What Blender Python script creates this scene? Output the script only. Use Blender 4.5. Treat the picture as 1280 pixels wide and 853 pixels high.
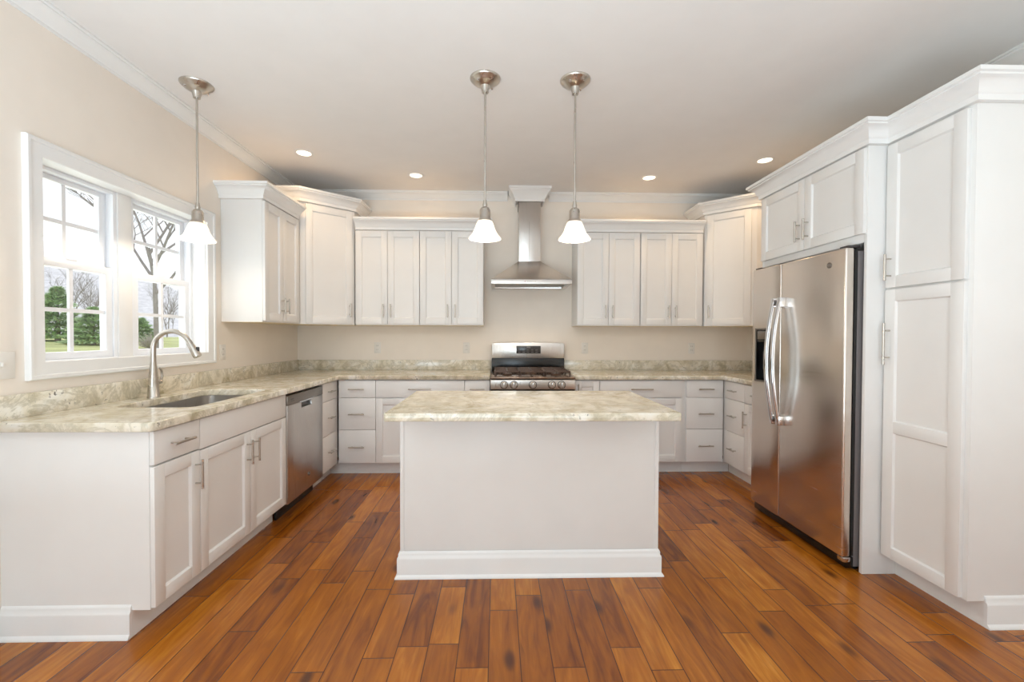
import bpy, bmesh, math, random
from mathutils import Vector, Matrix
# ------------------------------------------------------------------ clean
for _o in list(bpy.data.objects): bpy.data.objects.remove(_o)
SC = bpy.context.scene
COL = SC.collection
I = 0.0254                     # everything below is in inches, converted when a mesh is built
PI = math.pi
random.seed(7)

# ------------------------------------------------------------------ camera
YAW, PITCH, ROLL, F_PX = 0.0256, -0.0166, 0.0032, 544.65
cam_d = bpy.data.cameras.new('camera'); cam = bpy.data.objects.new('camera', cam_d); COL.objects.link(cam)
cy_, sy_, cp_, sp_ = math.cos(YAW), math.sin(YAW), math.cos(PITCH), math.sin(PITCH)
Fv = Vector((sy_*cp_, cy_*cp_, sp_)); Rv = Vector((cy_, -sy_, 0)); Uv = Rv.cross(Fv)
c_, s_ = math.cos(ROLL), math.sin(ROLL)
R2 = Rv*c_ + Uv*s_; U2 = Uv*c_ - Rv*s_
M = Matrix((R2, U2, -Fv)).transposed().to_4x4(); M.translation = Vector((0, 0, 50.26*I))
cam.matrix_world = M
cam_d.sensor_fit = 'HORIZONTAL'; cam_d.sensor_width = 36; cam_d.lens = F_PX*36/1280
cam_d.shift_x = (640-635.58)/1280; cam_d.shift_y = (428.32-426.5)/1280
cam_d.clip_start = 0.05; cam_d.clip_end = 300
SC.camera = cam

# ------------------------------------------------------------------ exposure, world, large lights
SC.view_settings.view_transform = 'Standard'; SC.view_settings.look = 'None'
SC.view_settings.gamma = 1; SC.view_settings.use_curve_mapping = False
SC.view_settings.exposure = 0.36
SKY_STRENGTH = 1.1
w = bpy.data.worlds.new('overcast_sky'); SC.world = w; w.use_nodes = True
nt = w.node_tree; nt.nodes.clear()
wo = nt.nodes.new('ShaderNodeOutputWorld'); bg = nt.nodes.new('ShaderNodeBackground')
tc = nt.nodes.new('ShaderNodeTexCoord'); nz = nt.nodes.new('ShaderNodeTexNoise'); nz.inputs['Scale'].default_value = 2.2; nz.inputs['Detail'].default_value = 6
rp = nt.nodes.new('ShaderNodeValToRGB')
rp.color_ramp.elements[0].position = .35; rp.color_ramp.elements[0].color = (.80, .87, .95, 1)
rp.color_ramp.elements[1].position = .62; rp.color_ramp.elements[1].color = (1, 1, 1, 1)
nt.links.new(tc.outputs['Generated'], nz.inputs['Vector']); nt.links.new(nz.outputs['Fac'], rp.inputs['Fac'])
nt.links.new(rp.outputs['Color'], bg.inputs['Color']); bg.inputs['Strength'].default_value = SKY_STRENGTH
nt.links.new(bg.outputs['Background'], wo.inputs['Surface'])

def area(name, loc, rot, sx, sy, power, col):
    d = bpy.data.lights.new(name, 'AREA'); d.shape = 'RECTANGLE'; d.size = sx*I; d.size_y = sy*I; d.energy = power; d.color = col
    o = bpy.data.objects.new(name, d); COL.objects.link(o); o.location = [v*I for v in loc]; o.rotation_euler = rot
    return o
# two added fill lights behind the camera, then daylight of the kitchen window
area('rear_fill', (-34, -148, 54), (PI/2, 0, 0), 66, 80, 38, (.69, .88, 1.0))  # unseen lamp, added as soft frontal fill
area('ceiling_bounce_fill', (-16, -24, 22), (PI, 0, 0), 120, 60, 108, (.69, .88, 1.0))  # added up-facing fill, brightens the room off the ceiling
area('window_daylight', (-92, 102, 64), (0, -PI/2, 0), 34, 42, 4, (.86, .94, 1.0))
CAN_POWER, PENDANT_POWER = 9.5, 5.0
WARM = (1.0, .70, .40)

# ------------------------------------------------------------------ materials
def srgb(r, g, b):
    f = lambda c: (c/255/12.92) if c/255 <= .04045 else ((c/255+.055)/1.055)**2.4
    return (f(r), f(g), f(b), 1)
def new_mat(name):
    m = bpy.data.materials.new(name); m.use_nodes = True
    return m, m.node_tree.nodes, m.node_tree.links, m.node_tree.nodes['Principled BSDF']
def plain(name, col, rough=.5, metal=0.0, var=.03, scale=6.0, bump=0.0, bscale=200, coat=0.0):
    m, N, L, P = new_mat(name)
    t = N.new('ShaderNodeTexCoord'); n = N.new('ShaderNodeTexNoise'); n.inputs['Scale'].default_value = scale; n.inputs['Detail'].default_value = 3
    L.new(t.outputs['Object'], n.inputs['Vector'])
    r = N.new('ShaderNodeValToRGB'); c = col
    r.color_ramp.elements[0].color = (c[0]*(1-var), c[1]*(1-var), c[2]*(1-var), 1); r.color_ramp.elements[1].color = (min(1, c[0]*(1+var)), min(1, c[1]*(1+var)), min(1, c[2]*(1+var)), 1)
    r.color_ramp.elements[0].position = .3; r.color_ramp.elements[1].position = .7
    L.new(n.outputs['Fac'], r.inputs['Fac']); L.new(r.outputs['Color'], P.inputs['Base Color'])
    P.inputs['Roughness'].default_value = rough; P.inputs['Metallic'].default_value = metal; P.inputs['Coat Weight'].default_value = coat
    if bump:
        b = N.new('ShaderNodeBump'); b.inputs['Strength'].default_value = bump; b.inputs['Distance'].default_value = .001
        n2 = N.new('ShaderNodeTexNoise'); n2.inputs['Scale'].default_value = bscale; L.new(t.outputs['Object'], n2.inputs['Vector'])
        L.new(n2.outputs['Fac'], b.inputs['Height']); L.new(b.outputs['Normal'], P.inputs['Normal'])
    return m
def brushed(name, col, rough, sx, sy, sz, amt=.08):
    m, N, L, P = new_mat(name)
    t = N.new('ShaderNodeTexCoord'); mp = N.new('ShaderNodeMapping'); mp.inputs['Scale'].default_value = (sx, sy, sz)
    n = N.new('ShaderNodeTexNoise'); n.inputs['Scale'].default_value = 1; n.inputs['Detail'].default_value = 4
    L.new(t.outputs['Object'], mp.inputs['Vector']); L.new(mp.outputs['Vector'], n.inputs['Vector'])
    mr = N.new('ShaderNodeMapRange'); mr.inputs['To Min'].default_value = rough-amt; mr.inputs['To Max'].default_value = rough+amt
    L.new(n.outputs['Fac'], mr.inputs['Value']); L.new(mr.outputs['Result'], P.inputs['Roughness'])
    P.inputs['Base Color'].default_value = col; P.inputs['Metallic'].default_value = 1
    b = N.new('ShaderNodeBump'); b.inputs['Strength'].default_value = .03; b.inputs['Distance'].default_value = .001
    L.new(n.outputs['Fac'], b.inputs['Height']); L.new(b.outputs['Normal'], P.inputs['Normal'])
    return m
M_ = {}
M_['paint'] = plain('white_cabinet_paint', srgb(240, 237, 234), .38, var=.012)
M_['trim'] = plain('white_trim_paint', srgb(243, 241, 239), .4, var=.012)
M_['wall'] = plain('warm_cream_wall_paint', srgb(246, 235, 223), .7, var=.015, bump=.05)
M_['ceiling'] = plain('flat_white_ceiling_paint', srgb(240, 236, 233), .85, var=.012, bump=.05)
M_['vinyl'] = plain('white_window_vinyl', srgb(243, 244, 248), .35, var=.01)
M_['nickel'] = brushed('brushed_nickel', srgb(196, 190, 182), .28, 14, 14, 14, .03)
M_['steel'] = brushed('brushed_stainless_steel', srgb(222, 214, 206), .24, 4, 4, 400)
M_['steel_v'] = brushed('brushed_stainless_sheet', srgb(206, 202, 198), .3, 400, 400, 4)
M_['chrome'] = plain('polished_chrome', srgb(220, 220, 222), .12, 1.0, var=.01)
M_['black'] = plain('black_enamel', srgb(16, 15, 15), .22, var=.1)
M_['dark'] = plain('dark_grey_plastic', srgb(62, 58, 58), .45, var=.06)
M_['grey_side'] = plain('grey_painted_steel', srgb(118, 112, 112), .45, var=.04, bump=.1)
M_['strip'] = brushed('dark_stainless_strip', srgb(140, 133, 126), .3, 4, 4, 300)
M_['iron'] = plain('cast_iron_grate', srgb(88, 70, 60), .4, .4, var=.15, scale=40)
M_['cooktop'] = plain('dark_cooktop_steel', srgb(136, 116, 102), .22, .85, var=.1)
M_['plate'] = plain('white_cover_plate', srgb(238, 232, 224), .35, var=.01)
M_['slot'] = plain('socket_slot', srgb(120, 112, 104), .5, var=.05)
M_['display'] = plain('oven_display_glass', srgb(58, 56, 56), .15, var=.25, scale=90)
M_['raw'] = plain('pale_maple_edge', srgb(232, 214, 178), .5, var=.05)
M_['red'] = plain('red_enamel', srgb(150, 30, 30), .4)
M_['bark'] = plain('grey_bark', srgb(150, 144, 142), .9, var=.2, scale=3)
M_['needle'] = plain('evergreen_needles', srgb(184, 208, 164), .8, var=.3, scale=1.6)
M_['shrub'] = plain('grey_brown_shrub_twigs', srgb(190, 186, 178), .9, var=.2, scale=2)
M_['lawn'] = plain('winter_lawn', srgb(186, 192, 132), .95, var=.2, scale=.6)
M_['hill'] = plain('haze_lightened_hillside', srgb(212, 212, 216), .95, var=.16, scale=1.2)  # hill colour lightened to imitate haze over the distance

def granite_mat():
    m, N, L, P = new_mat('cream_green_granite')
    t = N.new('ShaderNodeTexCoord')
    def noise(scale, det, rough=.6, dist=0, sc=(1, 1, 1)):
        mp = N.new('ShaderNodeMapping'); mp.inputs['Scale'].default_value = sc; L.new(t.outputs['Object'], mp.inputs['Vector'])
        n = N.new('ShaderNodeTexNoise'); n.inputs['Scale'].default_value = scale; n.inputs['Detail'].default_value = det
        n.inputs['Roughness'].default_value = rough; n.inputs['Distortion'].default_value = dist; L.new(mp.outputs['Vector'], n.inputs['Vector']); return n
    def ramp(src, stops):
        r = N.new('ShaderNodeValToRGB'); e = r.color_ramp.elements
        e[0].position, e[0].color = stops[0]; e[1].position, e[1].color = stops[-1]
        for p, c in stops[1:-1]:
            q = e.new(p); q.color = c
        L.new(src, r.inputs['Fac']); return r
    a = noise(9, 7, .6, .6); ra = ramp(a.outputs['Fac'], [(.30, srgb(184, 172, 144)), (.42, srgb(222, 211, 188)), (.54, srgb(238, 229, 212)), (.70, srgb(247, 242, 233))])
    b = noise(4.5, 9, .68, 1.4); rb = ramp(b.outputs['Fac'], [(.44, (0, 0, 0, 1)), (.50, (1, 1, 1, 1)), (.56, (0, 0, 0, 1))])
    c = noise(55, 3, .6); rc = ramp(c.outputs['Fac'], [(.62, (0, 0, 0, 1)), (.68, (1, 1, 1, 1))])
    d = noise(9, 4, .6); rd = ramp(d.outputs['Fac'], [(.48, (0, 0, 0, 1)), (.62, (1, 1, 1, 1))])
    def mix(f, A, B, k=1.0):
        x = N.new('ShaderNodeMix'); x.data_type = 'RGBA'; L.new(A, x.inputs['A'])
        mm = N.new('ShaderNodeMath'); mm.operation = 'MULTIPLY'; mm.inputs[1].default_value = k; L.new(f, mm.inputs[0]); L.new(mm.outputs[0], x.inputs['Factor'])
        if isinstance(B, tuple): x.inputs['B'].default_value = B
        else: L.new(B, x.inputs['B'])
        return x.outputs['Result']
    o = mix(rb.outputs['Color'], ra.outputs['Color'], srgb(168, 157, 128), .5)
    mu = N.new('ShaderNodeMath'); mu.operation = 'MULTIPLY'; L.new(rc.outputs['Color'], mu.inputs[0]); L.new(rd.outputs['Color'], mu.inputs[1])
    o = mix(mu.outputs[0], o, srgb(74, 66, 58), .85)
    L.new(o, P.inputs['Base Color']); P.inputs['Roughness'].default_value = .1
    return m
M_['granite'] = granite_mat()

def floor_mat():
    m, N, L, P = new_mat('hand_scraped_amber_plank_floor')
    W, LEN = 4.9*I, 1.3
    def V(op, a, b=None, c=None):
        n = N.new('ShaderNodeMath'); n.operation = op
        for i, x in enumerate((a, b, c)):
            if x is None: continue
            if isinstance(x, (int, float)): n.inputs[i].default_value = x
            else: L.new(x, n.inputs[i])
        return n.outputs[0]
    t = N.new('ShaderNodeTexCoord'); sx = N.new('ShaderNodeSeparateXYZ'); L.new(t.outputs['Object'], sx.inputs[0])
    X, Y = sx.outputs['X'], sx.outputs['Y']
    xr = V('DIVIDE', V('ADD', X, 0.031), W); row = V('FLOOR', xr); fx = V('FRACT', xr)
    def white(x, y=None, z=None):
        c = N.new('ShaderNodeCombineXYZ')
        for k, v in zip('XYZ', (x, y, z)):
            if v is not None: L.new(v, c.inputs[k])
        n = N.new('ShaderNodeTexWhiteNoise'); n.noise_dimensions = '3D'; L.new(c.outputs[0], n.inputs['Vector']); return n
    r1 = white(row).outputs['Value']
    tt = V('ADD', V('DIVIDE', Y, LEN), V('MULTIPLY', r1, 7.3)); cell = V('FLOOR', tt); ft = V('FRACT', tt)
    r2 = white(row, cell).outputs['Value']
    cut = V('ADD', V('MULTIPLY', r2, .5), .25); side = V('GREATER_THAN', ft, cut)
    wn = white(row, cell, V('ADD', side, .5)); rnd = wn.outputs['Value']
    dx = V('MULTIPLY', V('MINIMUM', fx, V('SUBTRACT', 1, fx)), W)
    dy = V('MULTIPLY', V('MINIMUM', V('MINIMUM', ft, V('SUBTRACT', 1, ft)), V('ABSOLUTE', V('SUBTRACT', ft, cut))), LEN)
    edge = V('MINIMUM', dx, dy)
    gap = N.new('ShaderNodeMapRange'); gap.interpolation_type = 'SMOOTHSTEP'; L.new(edge, gap.inputs['Value'])
    gap.inputs['From Min'].default_value = .0006; gap.inputs['From Max'].default_value = .0030
    # grain
    def grain(sxx, syy, off, det, dist):
        c = N.new('ShaderNodeCombineXYZ'); L.new(V('ADD', V('MULTIPLY', X, sxx), V('MULTIPLY', rnd, off)), c.inputs['X'])
        L.new(V('ADD', V('MULTIPLY', Y, syy), V('MULTIPLY', rnd, off*1.7)), c.inputs['Y']); L.new(V('MULTIPLY', rnd, 13), c.inputs['Z'])
        n = N.new('ShaderNodeTexNoise'); n.inputs['Scale'].default_value = 1; n.inputs['Detail'].default_value = det; n.inputs['Distortion'].default_value = dist
        L.new(c.outputs[0], n.inputs['Vector']); return n.outputs['Fac'], c.outputs[0]
    g1, _ = grain(20, 2.6, 40, 6, 1.6); g2, _ = grain(120, 5, 60, 3, .2); g3, v3 = grain(7, 3.0, 30, 2, 0)
    r = N.new('ShaderNodeValToRGB'); e = r.color_ramp.elements
    e[0].position, e[0].color = 0.0, srgb(100, 46, 8); e[1].position, e[1].color = 1.0, srgb(212, 142, 54)
    for p, c in ((.28, srgb(142, 76, 14)), (.6, srgb(172, 99, 20)), (.85, srgb(196, 122, 34))):
        q = e.new(p); q.color = c
    val = V('ADD', V('MULTIPLY', rnd, .54), V('ADD', V('MULTIPLY', g1, 1.0), V('MULTIPLY', g3, .35)))
    L.new(V('SUBTRACT', val, .46), r.inputs['Fac'])
    def mixc(f, A, B):
        x = N.new('ShaderNodeMix'); x.data_type = 'RGBA'; L.new(f, x.inputs['Factor']); L.new(A, x.inputs['A']); x.inputs['B'].default_value = B; return x.outputs['Result']
    # fine dark pores
    pr = N.new('ShaderNodeMapRange'); L.new(g2, pr.inputs['Value']); pr.inputs['From Min'].default_value = .56; pr.inputs['From Max'].default_value = .75; pr.inputs['To Max'].default_value = .35
    o = mixc(pr.outputs['Result'], r.outputs['Color'], srgb(96, 48, 20))
    # knots
    vo = N.new('ShaderNodeTexVoronoi'); vo.inputs['Scale'].default_value = 1.0; L.new(v3, vo.inputs['Vector'])
    kd = N.new('ShaderNodeMapRange'); kd.interpolation_type = 'SMOOTHSTEP'; L.new(vo.outputs['Distance'], kd.inputs['Value'])
    kd.inputs['From Min'].default_value = .05; kd.inputs['From Max'].default_value = .24; kd.inputs['To Min'].default_value = .85; kd.inputs['To Max'].default_value = 0
    sv = N.new('ShaderNodeSeparateColor'); L.new(vo.outputs['Color'], sv.inputs[0])
    o = mixc(V('MULTIPLY', kd.outputs['Result'], V('GREATER_THAN', sv.outputs[0], .35)), o, srgb(74, 38, 18))
    gx = N.new('ShaderNodeMix'); gx.data_type = 'RGBA'; L.new(gap.outputs['Result'], gx.inputs['Factor']); gx.inputs['A'].default_value = srgb(70, 34, 14); L.new(o, gx.inputs['B'])
    L.new(gx.outputs['Result'], P.inputs['Base Color'])
    rr = N.new('ShaderNodeMapRange'); L.new(g1, rr.inputs['Value']); rr.inputs['To Min'].default_value = .16; rr.inputs['To Max'].default_value = .3
    L.new(rr.outputs['Result'], P.inputs['Roughness'])
    b = N.new('ShaderNodeBump'); b.inputs['Strength'].default_value = .35; b.inputs['Distance'].default_value = .0015
    L.new(V('ADD', gap.outputs['Result'], V('MULTIPLY', g3, .5)), b.inputs['Height']); L.new(b.outputs['Normal'], P.inputs['Normal'])
    return m
M_['floor'] = floor_mat()
def glass_mat():
    m = bpy.data.materials.new('clear_window_glass'); m.use_nodes = True; N, L = m.node_tree.nodes, m.node_tree.links; N.clear()
    o = N.new('ShaderNodeOutputMaterial'); tr = N.new('ShaderNodeBsdfTransparent'); gl = N.new('ShaderNodeBsdfGlossy'); gl.inputs['Roughness'].default_value = .02
    n = N.new('ShaderNodeTexNoise'); n.inputs['Scale'].default_value = 3; mr = N.new('ShaderNodeMapRange'); mr.inputs['To Min'].default_value = .03; mr.inputs['To Max'].default_value = .06
    L.new(n.outputs['Fac'], mr.inputs['Value']); mx = N.new('ShaderNodeMixShader'); L.new(mr.outputs['Result'], mx.inputs[0]); L.new(tr.outputs[0], mx.inputs[1]); L.new(gl.outputs[0], mx.inputs[2])
    L.new(mx.outputs[0], o.inputs[0]); return m
M_['glass'] = glass_mat()
def shade_mat():
    m = bpy.data.materials.new('frosted_white_shade_glass'); m.use_nodes = True; N, L = m.node_tree.nodes, m.node_tree.links; N.clear()
    o = N.new('ShaderNodeOutputMaterial'); tl = N.new('ShaderNodeBsdfTranslucent'); df = N.new('ShaderNodeBsdfDiffuse'); em = N.new('ShaderNodeEmission')
    tl.inputs[0].default_value = (.95, .92, .88, 1); df.inputs[0].default_value = (.92, .9, .88, 1)
    n = N.new('ShaderNodeTexNoise'); n.inputs['Scale'].default_value = 14; r = N.new('ShaderNodeValToRGB')
    r.color_ramp.elements[0].color = (1, .93, .84, 1); r.color_ramp.elements[1].color = (1, .97, .92, 1); L.new(n.outputs['Fac'], r.inputs['Fac']); L.new(r.outputs['Color'], em.inputs['Color'])
    em.inputs['Strength'].default_value = .06
    mx = N.new('ShaderNodeMixShader'); mx.inputs[0].default_value = .5; L.new(tl.outputs[0], mx.inputs[1]); L.new(df.outputs[0], mx.inputs[2])
    ad = N.new('ShaderNodeAddShader'); L.new(mx.outputs[0], ad.inputs[0]); L.new(em.outputs[0], ad.inputs[1]); L.new(ad.outputs[0], o.inputs[0]); return m
M_['shade'] = shade_mat()
def glow_mat(name, col, st):
    m = bpy.data.materials.new(name); m.use_nodes = True; N, L = m.node_tree.nodes, m.node_tree.links; N.clear()
    o = N.new('ShaderNodeOutputMaterial'); em = N.new('ShaderNodeEmission'); em.inputs[1].default_value = st
    n = N.new('ShaderNodeTexNoise'); n.inputs['Scale'].default_value = 10; r = N.new('ShaderNodeValToRGB')
    r.color_ramp.elements[0].color = (*[c*.95 for c in col], 1); r.color_ramp.elements[1].color = (*col, 1); L.new(n.outputs['Fac'], r.inputs['Fac']); L.new(r.outputs['Color'], em.inputs[0])
    L.new(em.outputs[0], o.inputs[0]); return m
M_['can_glow'] = glow_mat('lit_can_lens', (1, .86, .66), 3.0)
M_['bulb'] = glow_mat('lit_bulb', (1, .85, .62), 2.5)
M_['hood_glow'] = glow_mat('lit_hood_lens', (1, .9, .75), 2.0)

# ------------------------------------------------------------------ mesh helpers (inches)
class MB:
    def __init__(s): s.bm = bmesh.new()
    def box(s, x0, x1, y0, y1, z0, z1, bv=0.0, seg=2):
        if x0 > x1: x0, x1 = x1, x0
        if y0 > y1: y0, y1 = y1, y0
        if z0 > z1: z0, z1 = z1, z0
        v = [s.bm.verts.new((x, y, z)) for x in (x0, x1) for y in (y0, y1) for z in (z0, z1)]
        fs = [s.bm.faces.new([v[i] for i in q]) for q in ((0, 1, 3, 2), (4, 6, 7, 5), (0, 4, 5, 1), (2, 3, 7, 6), (0, 2, 6, 4), (1, 5, 7, 3))]
        if bv:
            es = list({e for f in fs for e in f.edges})
            bmesh.ops.bevel(s.bm, geom=es, offset=bv, segments=seg, profile=.5, affect='EDGES')
        return s
    def prism(s, pts, a0, a1, ax='z'):
        mk = {'z': lambda p, a: (p[0], p[1], a), 'y': lambda p, a: (p[0], a, p[1]), 'x': lambda p, a: (a, p[0], p[1])}[ax]
        A = [s.bm.verts.new(mk(p, a0)) for p in pts]; B = [s.bm.verts.new(mk(p, a1)) for p in pts]
        n = len(pts); s.bm.faces.new(A); s.bm.faces.new(B[::-1])
        for i in range(n): s.bm.faces.new([A[i], B[i], B[(i+1) % n], A[(i+1) % n]])
        return s
    def frustum(s, a, b):   # a,b = (x0,x1,y0,y1,z)
        A = [s.bm.verts.new(p) for p in ((a[0], a[2], a[4]), (a[1], a[2], a[4]), (a[1], a[3], a[4]), (a[0], a[3], a[4]))]
        B = [s.bm.verts.new(p) for p in ((b[0], b[2], b[4]), (b[1], b[2], b[4]), (b[1], b[3], b[4]), (b[0], b[3], b[4]))]
        s.bm.faces.new(A[::-1]); s.bm.faces.new(B)
        for i in range(4): s.bm.faces.new([A[i], A[(i+1) % 4], B[(i+1) % 4], B[i]])
        return s
    def tube(s, path, r, n=10, sq=1.0):
        P = [Vector(p) for p in path]; rs = r if isinstance(r, (list, tuple)) else [r]*len(P)
        rings = []; prev = None
        for i, p in enumerate(P):
            d = (P[min(i+1, len(P)-1)] - P[max(i-1, 0)]).normalized()
            if prev is None: u = d.orthogonal().normalized()
            else: u = (prev - d*prev.dot(d)).normalized()
            prev = u; v = d.cross(u)
            rings.append([s.bm.verts.new(p + (u*math.cos(2*PI*k/n) + v*math.sin(2*PI*k/n))*rs[i]) for k in range(n)])
        for a, b in zip(rings, rings[1:]):
            for k in range(n): s.bm.faces.new([a[k], a[(k+1) % n], b[(k+1) % n], b[k]])
        if n > 2: s.bm.faces.new(rings[0][::-1]); s.bm.faces.new(rings[-1])
        return s
    def lathe(s, prof, c=(0, 0, 0), n=32, ax='z', closed=False):
        mk = {'z': lambda r, h, a: (c[0]+r*math.cos(a), c[1]+r*math.sin(a), c[2]+h), 'y': lambda r, h, a: (c[0]+r*math.cos(a), c[1]+h, c[2]+r*math.sin(a)), 'x': lambda r, h, a: (c[0]+h, c[1]+r*math.cos(a), c[2]+r*math.sin(a))}[ax]
        R = []
        for r, h in prof:
            R.append([s.bm.verts.new(mk(0, h, 0))] if r == 0 else [s.bm.verts.new(mk(r, h, 2*PI*k/n)) for k in range(n)])
        pairs = list(zip(R, R[1:])) + ([(R[-1], R[0])] if closed else [])
        for a, b in pairs:
            for k in range(n):
                q = [a[k % len(a)], a[(k+1) % n % len(a)], b[(k+1) % n % len(b)], b[k % len(b)]]
                q = list(dict.fromkeys(q))
                if len(q) > 2: s.bm.faces.new(q)
        return s
    def sweep(s, path, prof, z, closed=False, flip=False):
        """profile (out, up) swept along a flat path; outward = left of travel (right when flip)"""
        n = len(path); sg = -1 if flip else 1; rings = []
        P = [Vector(p) for p in path]
        for i in range(n):
            dirs = []
            if closed or i > 0: dirs.append((P[i]-P[i-1]).normalized())
            if closed or i < n-1: dirs.append((P[(i+1) % n]-P[i]).normalized())
            ns = [Vector((-d.y, d.x))*sg for d in dirs]
            m = ns[0] if len(ns) == 1 else (ns[0]+ns[1]) / (1+ns[0].dot(ns[1]))
            rings.append([s.bm.verts.new((P[i].x+m.x*o, P[i].y+m.y*o, z+u)) for o, u in prof])
        k = len(prof)
        for i in range(n if closed else n-1):
            a, b = rings[i], rings[(i+1) % n]
            for j in range(k): s.bm.faces.new([a[j], a[(j+1) % k], b[(j+1) % k], b[j]])
        if not closed: s.bm.faces.new(rings[0]); s.bm.faces.new(rings[-1][::-1])
        return s
    def cells(s, us, vs, skip, w0, w1, ax='z'):
        mk = {'z': lambda u, v, a: (u, v, a), 'y': lambda u, v, a: (u, a, v), 'x': lambda u, v, a: (a, u, v)}[ax]
        vd = {}
        def V(i, j, a):
            if (i, j, a) not in vd: vd[(i, j, a)] = s.bm.verts.new(mk(us[i], vs[j], a))
            return vd[(i, j, a)]
        on = lambda i, j: 0 <= i < len(us)-1 and 0 <= j < len(vs)-1 and (i, j) not in skip
        for i in range(len(us)-1):
            for j in range(len(vs)-1):
                if not on(i, j): continue
                s.bm.faces.new([V(i, j, w0), V(i, j+1, w0), V(i+1, j+1, w0), V(i+1, j, w0)])
                s.bm.faces.new([V(i, j, w1), V(i+1, j, w1), V(i+1, j+1, w1), V(i, j+1, w1)])
                for (di, dj, a, b) in ((-1, 0, (i, j), (i, j+1)), (1, 0, (i+1, j), (i+1, j+1)), (0, -1, (i, j), (i+1, j)), (0, 1, (i, j+1), (i+1, j+1))):
                    if not on(i+di, j+dj): s.bm.faces.new([V(*a, w0), V(*b, w0), V(*b, w1), V(*a, w1)])
        return s
    def bevel(s, off, seg=2, ang=.5):
        bmesh.ops.recalc_face_normals(s.bm, faces=s.bm.faces)
        es = [e for e in s.bm.edges if len(e.link_faces) == 2 and e.calc_face_angle(0) > ang]
        bmesh.ops.bevel(s.bm, geom=es, offset=off, segments=seg, profile=.5, affect='EDGES'); return s
    def mesh(s, name, mat, smooth=True):
        bmesh.ops.recalc_face_normals(s.bm, faces=s.bm.faces)
        for v in s.bm.verts: v.co *= I
        me = bpy.data.meshes.new(name); s.bm.to_mesh(me); s.bm.free(); me.materials.append(mat)
        if smooth:
            for p in me.polygons: p.use_smooth = True
            me.set_sharp_from_angle(angle=math.radians(38))
        return me
    def build(s, name, mat, parent=None, label=None, smooth=True):
        return link(name, s.mesh(name, M_[mat], smooth), parent, label)
def link(name, me, parent=None, label=None, loc=None):
    o = bpy.data.objects.new(name, me); COL.objects.link(o)
    if parent is not None: o.parent = parent
    if label: o['label'] = label
    if loc: o.location = [c*I for c in loc]
    return o
def tag(o, label, cat, group=None):
    o['label'] = label; o['category'] = cat
    if group: o['group'] = group
    return o
def thing(name, label, cat, loc=(0, 0, 0), rotz=0, group=None):
    o = bpy.data.objects.new(name, None); COL.objects.link(o); o.empty_display_size = .1
    o.location = [c*I for c in loc]; o.rotation_euler = (0, 0, rotz)
    return tag(o, label, cat, group)
def struct(o): o['kind'] = 'structure'; return o
def slab(name, outer, holes, z0, z1, mat, parent, bev=.18, origin=(0, 0)):
    """2-D outline with holes, thickened, eased edges; outlines are lists of (x, y, corner radius)"""
    cu = bpy.data.curves.new(name, 'CURVE'); cu.dimensions = '2D'; cu.fill_mode = 'BOTH'
    cu.extrude = ((z1-z0)/2-bev)*I; cu.bevel_depth = bev*I; cu.bevel_resolution = 2; cu.offset = -bev*I
    for ring in [outer]+holes:
        pts = []
        n = len(ring)
        for i, (x, y, r) in enumerate(ring):
            p = Vector((x, y)); a = (Vector(ring[i-1][:2])-p).normalized(); b = (Vector(ring[(i+1) % n][:2])-p).normalized()
            if r == 0: pts.append(p); continue
            for k in range(7):
                t = k/6; q0 = p+a*r; q1 = p+b*r
                pts.append(q0*(1-t)**2 + p*2*t*(1-t) + q1*t*t)
        sp = cu.splines.new('POLY'); sp.points.add(len(pts)-1); sp.use_cyclic_u = True
        for pt, q in zip(sp.points, pts): pt.co = ((q.x-origin[0])*I, (q.y-origin[1])*I, 0, 1)
    tmp = bpy.data.objects.new('tmp', cu); COL.objects.link(tmp)
    dg = bpy.context.evaluated_depsgraph_get(); me = bpy.data.meshes.new_from_object(tmp.evaluated_get(dg))
    bpy.data.objects.remove(tmp); me.name = name
    for v in me.vertices: v.co.z += (z0+z1)/2*I
    me.materials.clear(); me.materials.append(M_[mat])
    return link(name, me, parent)

# ------------------------------------------------------------------ key dimensions
XL, XR, YB, H = -81.35, 106.3, 179.7, 108.4
YR = -150
YF = 155.7                     # carcass front of the back base run
XFL = -57.35                   # carcass front, left base run (faces +x)
XFR = 82.85                    # carcass front, right base run (faces -x)
YU = YB-12.0                   # carcass front of the back wall units
# window opening
WY0, WY1, WZ0, WZ1 = 79.6, 123.9, 44.3, 82.0

# ================================================================== room shell
struct(MB().box(XL-5, XR+5, YR, YB+5, -1.2, 0).build('floor', 'floor'))
struct(MB().box(XL-5, XR+5, YR, YB+5, H, H+3).build('ceiling', 'ceiling'))
struct(MB().box(XL-5, XR+5, YB, YB+5, 0, H).build('wall_back', 'wall'))
struct(MB().box(XR, XR+5, YR, YB, 0, H).build('wall_right', 'wall'))
struct(MB().cells([YR, WY0, WY1, YB], [0, WZ0, WZ1, H], {(1, 1)}, XL-5, XL, 'x').build('wall_left', 'wall'))
struct(MB().cells([XL-5, -68, -2, XR+5], [-1.2, 12, 94, H+3], {(1, 1)}, YR-5, YR, 'y').build('added_wall_front', 'wall'))  # unseen wall with one opening, added to limit light from behind
CROWN = [(0, 0), (.35, 0), (.35, .5), (.7, .75), (1.2, 1.5), (1.9, 2.15), (2.4, 2.35), (2.4, 2.7), (2.8, 2.8), (2.8, 3.2), (0, 3.2)]
struct(MB().sweep([(XL, YB), (4, YB)], CROWN, H-3.2, flip=True).sweep([(21, YB), (XR, YB)], CROWN, H-3.2, flip=True).build('trim_1', 'trim'))
struct(MB().sweep([(XL, YR), (XL, YB)], CROWN, H-3.2, flip=True).build('trim_2', 'trim'))
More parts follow.
